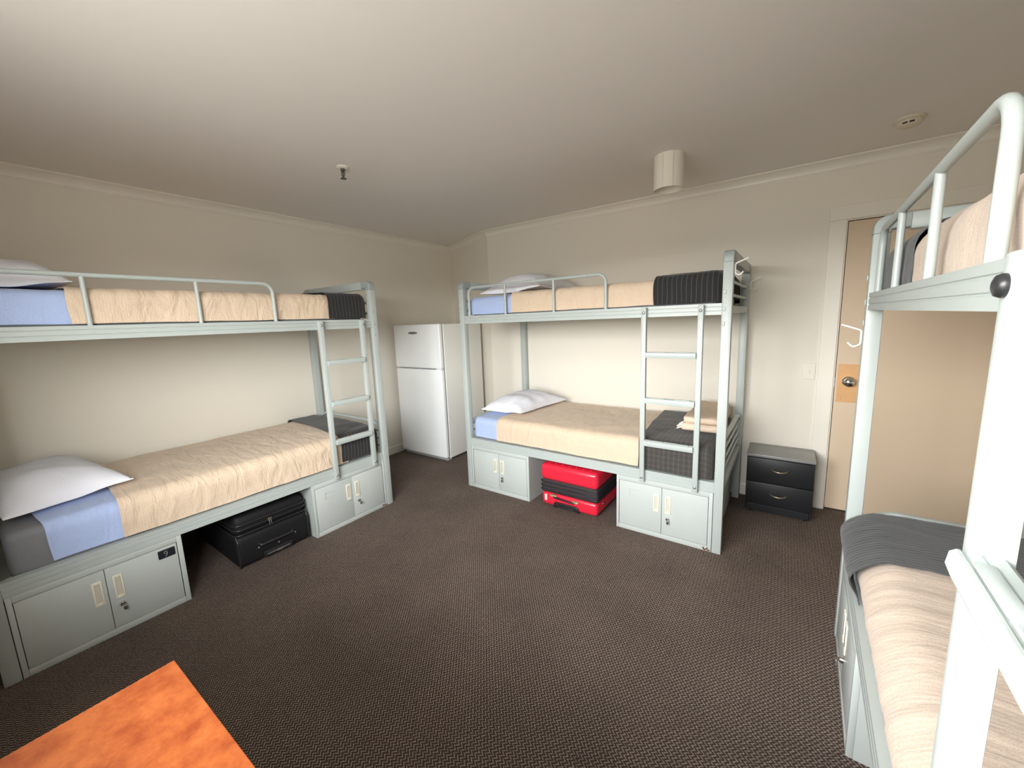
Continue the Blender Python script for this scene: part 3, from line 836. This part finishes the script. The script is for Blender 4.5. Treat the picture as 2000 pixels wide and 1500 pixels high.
# ------------------------------------------------------------------ fridge
fr_ = thing('fridge', 'white two-door fridge in the corner between the bunks', 'fridge', (.05, -.69, 0))
FW, FD, FH = .690, .665, 1.435
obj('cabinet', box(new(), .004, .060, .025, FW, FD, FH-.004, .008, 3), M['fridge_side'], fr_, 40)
obj('door_gasket', box(new(), .012, .050, .05, FW-.008, .0605, FH-.012), M['gasket'], fr_)
ZS = .975
def fdoor(z0, z1):
    bm = box(new(), 0, 0, z0, FW-.002, .051, z1, .016, 4); return bm
d1 = obj('door', fdoor(.035, ZS-.005), M['fridge'], fr_, 50)
d2 = obj('freezer_door', fdoor(ZS+.005, FH), M['fridge'], fr_, 50)
bm = lathe(new(), [(.0001, -.0035), (.03, -.0032), (.0365, -.002), (.038, .001)], 28, (0, 0, 0), 'Y')
for v in bm.verts: v.co = Vector((v.co.x*1.9+.305, v.co.y, v.co.z*.36+1.348))
obj('badge', bm, M['badge'], d2, 60, label='grey oval badge')
obj('hinge_cover', box(new(), FW-.075, -.002, ZS-.0045, FW-.010, .045, ZS+.0045, .002), M['fridge'], fr_, 40)
obj('toe_grille', box(new(), .02, .035, .002, FW-.02, .10, .030), M['gasket'], fr_)
for fx in (.04, FW-.07):
    for fy in (.12, FD-.08):
        obj('foot', lathe(new(), [(.018, 0), (.018, .027)], 14, (fx, fy, 0)), M['gasket'], fr_)

# ------------------------------------------------------------------ bedside drawers
NX, NY, NW, ND, NH = 3.392, -.372, .388, .285, .440
ns = thing('bedside_cabinet', 'black two-drawer bedside cabinet with a grey reflecting top, by the door', 'bedside cabinet', (NX, NY, 0))
bl = M['night_black']
bm = new()
box(bm, 0, .016, .022, .015, ND, NH-.018, .001); box(bm, NW-.015, .016, .022, NW, ND, NH-.018, .001)
box(bm, .015, .020, .055, NW-.015, ND, NH-.018)
obj('carcass', bm, bl, ns)
obj('top_panel', box(new(), -.003, -.004, NH-.018, NW+.003, ND, NH, .002), M['night_top'], ns, 40, label='top panel with its grey reflection painted in')
for z0, z1, zh in ((.242, .414, .340), (.070, .236, .160)):
    dr = obj('drawer', box(new(), .002, 0, z0, NW-.002, .016, z1, .002), bl, ns, 40)
    xm_ = NW/2+.002
    pts = [(xm_-.046, .001, zh+.004), (xm_-.040, -.014, zh+.001), (xm_-.022, -.022, zh-.004), (xm_, -.025, zh-.006), (xm_+.022, -.022, zh-.004), (xm_+.040, -.014, zh+.001), (xm_+.046, .001, zh+.004)]
    obj('drawer_handle', sweep(new(), pts, rrect(.006, .010, .002), (0, 0, 1)), M['brass'], dr, 60, label='antique brass bow handle')
obj('plinth', box(new(), .0155, .006, .020, NW-.0155, .030, .0665, .001), bl, ns)
for cx_ in (.035, NW-.035):
    for cy_ in (.035, ND-.045):
        bm = lathe(new(), [(.018, -.009), (.022, -.006), (.022, .006), (.018, .009)], 18, (cx_, cy_, .0225), 'X')
        box(bm, cx_-.014, cy_-.012, .030, cx_+.014, cy_+.012, .0545, .003)
        obj('caster', bm, M['black_plastic'], ns, 40)

# ------------------------------------------------------------------ suitcases
def rbox(bm, x0, y0, z0, x1, y1, z1, r, seg=5): return box(bm, x0, y0, z0, x1, y1, z1, r, seg)

rs = thing('suitcase', 'red hard-shell suitcase lying flat under the back bunk', 'suitcase', group='suitcases under the bunks')
place(rs, 'B')
X0, X1, Y0, Y1 = .745, 1.215, .012, .70
lo = obj('lower_shell', rbox(new(), X0+.004, Y0, .012, X1-.004, Y1, .118, .030), M['red'], rs, 60)
bm = rbox(new(), X0+.002, Y0+.004, .110, X1-.002, Y1-.004, .222, .022)
band = obj('expander_band', bm, M['black_zip'], rs, 60, label='dark zipped expansion band')
for z in (.135, .168, .200):
    pts = fillet([(X0-.001, Y1-.05, z), (X0-.001, Y0+.001, z), (X1+.001, Y0+.001, z), (X1+.001, Y1-.05, z)], .022, 5)
    obj('zip_track', tube(new(), pts, .0045, 8), M['black_trim'], band, 60)
upm = rbox(new(), X0, Y0-.004, .214, X1, Y1, .344, .034)
us_ = obj('upper_shell', upm, M['red'], rs, 60)
bm = new()
for i in range(7):
    xx = X0+.065+i*(X1-X0-.13)/6
    tube(bm, [(xx, Y0+.035, .3425), (xx, Y1-.05, .3425)], .0075, 8)
obj('shell_ribs', bm, M['red'], us_, 60)
bm = new(); pts = fillet([(X0+.040, Y0-.003, .300), (X1-.040, Y0-.003, .300)], .02) if False else [(X0+.04, Y0-.003, .306), (X1-.04, Y0-.003, .306)]
tube(bm, pts, .0065, 8)
obj('shell_ridge', bm, M['red'], us_, 60)
bm = new()
tube(bm, fillet([(.868, Y0+.004, .108), (.872, Y0-.022, .100), (1.030, Y0-.022, .088), (1.040, Y0+.004, .094)], .012, 4), .0075, 8)
gh = obj('carry_handle', bm, M['black_plastic'], lo, 60)
for xx, zz in ((.862, .106), (1.045, .094)):
    obj('handle_mount', box(new(), xx-.026, Y0-.020, zz-.010, xx+.026, Y0+.004, zz+.008, .006), M['gold'], lo, 40, label='pale gold handle mount')
bm = new()
pts = fillet([(.868, Y0-.006, .014), (.868, Y0-.006, .052), (1.062, Y0-.006, .052), (1.062, Y0-.006, .014)], .018, 5)
tube(bm, pts, .008, 8, up=(0, 1, 0)); box(bm, .882, Y0-.004, .016, 1.048, Y0+.004, .046, .002)
box(bm, .905, Y0-.010, .018, 1.025, Y0-.004, .028, .002)
obj('trolley_handle', bm, M['black_plastic'], lo, 60)
obj('luggage_tag', box(new(), .782, Y0-.003, .052, .800, Y0+.003, .100, .001), M['white_tag'], lo, label='small white tag')
for yy in (Y0+.10, Y1-.10):
    for xx in (X0+.07, X1-.07):
        obj('foot_stud', lathe(new(), [(.016, 0), (.018, .013)], 14, (xx, yy, 0)), M['black_plastic'], rs)
obj('side_lock', box(new(), X1-.006, Y0+.10, .075, X1+.004, Y0+.13, .088, .002), M['chrome'], lo, 40)

bs = thing('suitcase', 'black soft-sided suitcase lying flat under the left bunk', 'suitcase', group='suitcases under the bunks')
place(bs, 'A')
X0, X1, Y0, Y1 = .895, 1.340, .050, .72
bm = rbox(new(), X0, Y0, .006, X1, Y1, .205, .032)
bd = obj('body', bm, M['black_cloth'], bs, 60)
bm = rbox(new(), X0+.006, Y0+.012, .195, X1-.010, Y1-.01, .335, .045)
for v in bm.verts: v.co.z += .010*noise.noise(v.co*7)
tp = obj('top_pocket', bm, M['black_cloth'], bs, 60)
for z, o_ in ((.215, .006), (.245, .009), (.275, .009)):
    pts = fillet([(X0+o_-.003, Y1-.06, z), (X0+o_-.003, Y0+o_-.002, z), (X1-o_+.001, Y0+o_-.002, z), (X1-o_+.001, Y1-.06, z)], .040, 6)
    obj('zip_track', tube(new(), pts, .0055, 8), M['black_trim'], tp, 60)
for xx in (1.090, 1.101):
    bm = new(); tube(bm, [(xx, Y0+.002, .252), (xx, Y0-.004, .236), (xx+.002, Y0-.006, .214)], .0028, 8)
    obj('zip_puller', bm, M['chrome'], tp, 60)
bm = box(new(), 1.084, Y0-.002, .247, 1.108, Y0+.010, .260, .003); obj('zip_lock', bm, M['chrome'], tp, 40)
for xx in (X0+.012, X1-.012):
    bm = tube(new(), fillet([(xx, Y0+.012, .010), (xx, Y0+.004, .03), (xx, Y0+.004, .175), (xx, Y0+.03, .205)], .02, 4), .006, 8, up=(1, 0, 0))
    obj('piping', bm, M['black_trim'], bd, 60)
bm = new(); tube(bm, fillet([(1.020, Y0+.004, .120), (1.025, Y0-.014, .112), (1.215, Y0-.014, .112), (1.220, Y0+.004, .120)], .012, 4), .009, 8)
obj('carry_handle', bm, M['black_trim'], bd, 60)
for xx, zz in ((1.012, .095), (1.237, .095), (1.130, .075)):
    obj('rivet', lathe(new(), [(.0065, .002), (.0065, -.003), (.0001, -.0055)], 12, (xx, Y0, zz), 'Y'), M['chrome'], bd, 50)
bm = new(); box(bm, 1.035, Y0-.008, .018, 1.215, Y0+.003, .056, .006)
th_ = obj('trolley_handle', bm, M['black_plastic'], bd, 40)
obj('handle_inlay', box(new(), 1.055, Y0-.0095, .030, 1.195, Y0-.0075, .037, .0006), M['badge'], th_)
obj('release_button', box(new(), 1.112, Y0-.013, .026, 1.150, Y0-.0075, .040, .002), M['badge'], th_)
for yy in (Y0+.08, Y1-.08):
    for xx in (X0+.06, X1-.06):
        obj('foot_stud', lathe(new(), [(.014, 0), (.016, .007)], 14, (xx, yy, 0)), M['black_plastic'], bs)

# ------------------------------------------------------------------ table by the window
tb = thing('table', 'orange varnished wooden table in the bottom left corner', 'table', (2.519, -3.368, 0))
TW, TD, TH = .90, .375, .74
obj('table_top', box(new(), 0, -TD, TH-.028, TW, 0, TH, .003), M['table'], tb, 40)
bm = new()
box(bm, .0265, -.05, .10, TW-.0265, -.032, TH-.0285)  # unseen solid front, added to shade the floor from the window
obj('light_block_front', bm, M['table_edge'], tb)
for xx in (.004, TW-.026):
    obj('light_block_side', box(new(), xx, -TD+.006, 0, xx+.022, -.006, TH-.0285, .001), M['table_edge'], tb, 40)  # unseen solid ends, added to block window light towards floor and near locker

# ------------------------------------------------------------------ ceiling fittings
cl = thing('ceiling_light', 'white cylindrical light shade on the ceiling above the back bunk', 'ceiling light', (2.930, -.868, CEIL))
bm = new()
lathe(bm, [(.085, 0), (.085, -.195), (.081, -.195), (.081, -.006), (.06, -.003)], 40)
sh = obj('lamp_shade', bm, M['plastic_white'], cl, 40)
bm = new()
for a_ in (-62, -100):
    q = R(a_); tube(bm, [(.0855*math.cos(q), .0855*math.sin(q), -.002), (.0855*math.cos(q), .0855*math.sin(q), -.194)], .0035, 8)
obj('shade_seam', bm, M['plastic_white'], sh, 60)
obj('diffuser', lathe(new(), [(.0001, -.112), (.06, -.110), (.0805, -.102), (.0805, -.095), (.0001, -.095)], 36), M['plastic_white'], cl, 50)

sp = thing('sprinkler', 'small metal fire sprinkler on the ceiling, left of the light shade', 'sprinkler', (1.335, -2.018, CEIL))
obj('escutcheon', lathe(new(), [(.036, 0), (.035, -.004), (.026, -.010), (.014, -.012)], 28), M['plastic_white'], sp, 50)
bm = lathe(new(), [(.013, -.010), (.013, -.026), (.008, -.028)], 16)
for s_ in (-1, 1):
    tube(bm, [(.010*s_, 0, -.026), (.016*s_, 0, -.036), (.014*s_, 0, -.048), (.003*s_, 0, -.058)], .003, 8, up=(0, 1, 0))
tube(bm, [(0, 0, -.028), (0, 0, -.064)], .004, 8)
obj('sprinkler_body', bm, M['metal_dark'], sp, 50)
bm = lathe(new(), [(.0001, -.063), (.017, -.064), (.018, -.067), (.0001, -.068)], 20)
obj('deflector', bm, M['metal_dark'], sp, 50)

sd = thing('smoke_detector', 'round beige smoke detector on the ceiling at the upper right', 'smoke detector', (4.030, -.535, CEIL))
obj('detector_base', lathe(new(), [(.064, 0), (.064, -.010), (.058, -.014)], 36), M['smoke'], sd, 40)
obj('detector_cover', lathe(new(), [(.052, -.0135), (.052, -.022), (.045, -.033), (.030, -.039), (.0001, -.040)], 36), M['smoke'], sd, 50)
dirv = Vector((3.5669-4.03, -3.5638+.535, 0)).normalized()
for dq in (-.30, .22):
    c_, s_ = math.cos(dq), math.sin(dq)
    dv = Vector((dirv.x*c_-dirv.y*s_, dirv.x*s_+dirv.y*c_, 0)); tv = Vector((-dv.y, dv.x, 0))
    bm = new(); tube(bm, [dv*.049-tv*.009+Vector((0, 0, -.027)), dv*.049+tv*.009+Vector((0, 0, -.027))], .0042, 8)
    obj('vent_slot', bm, M['black_plastic'], sd, 60)
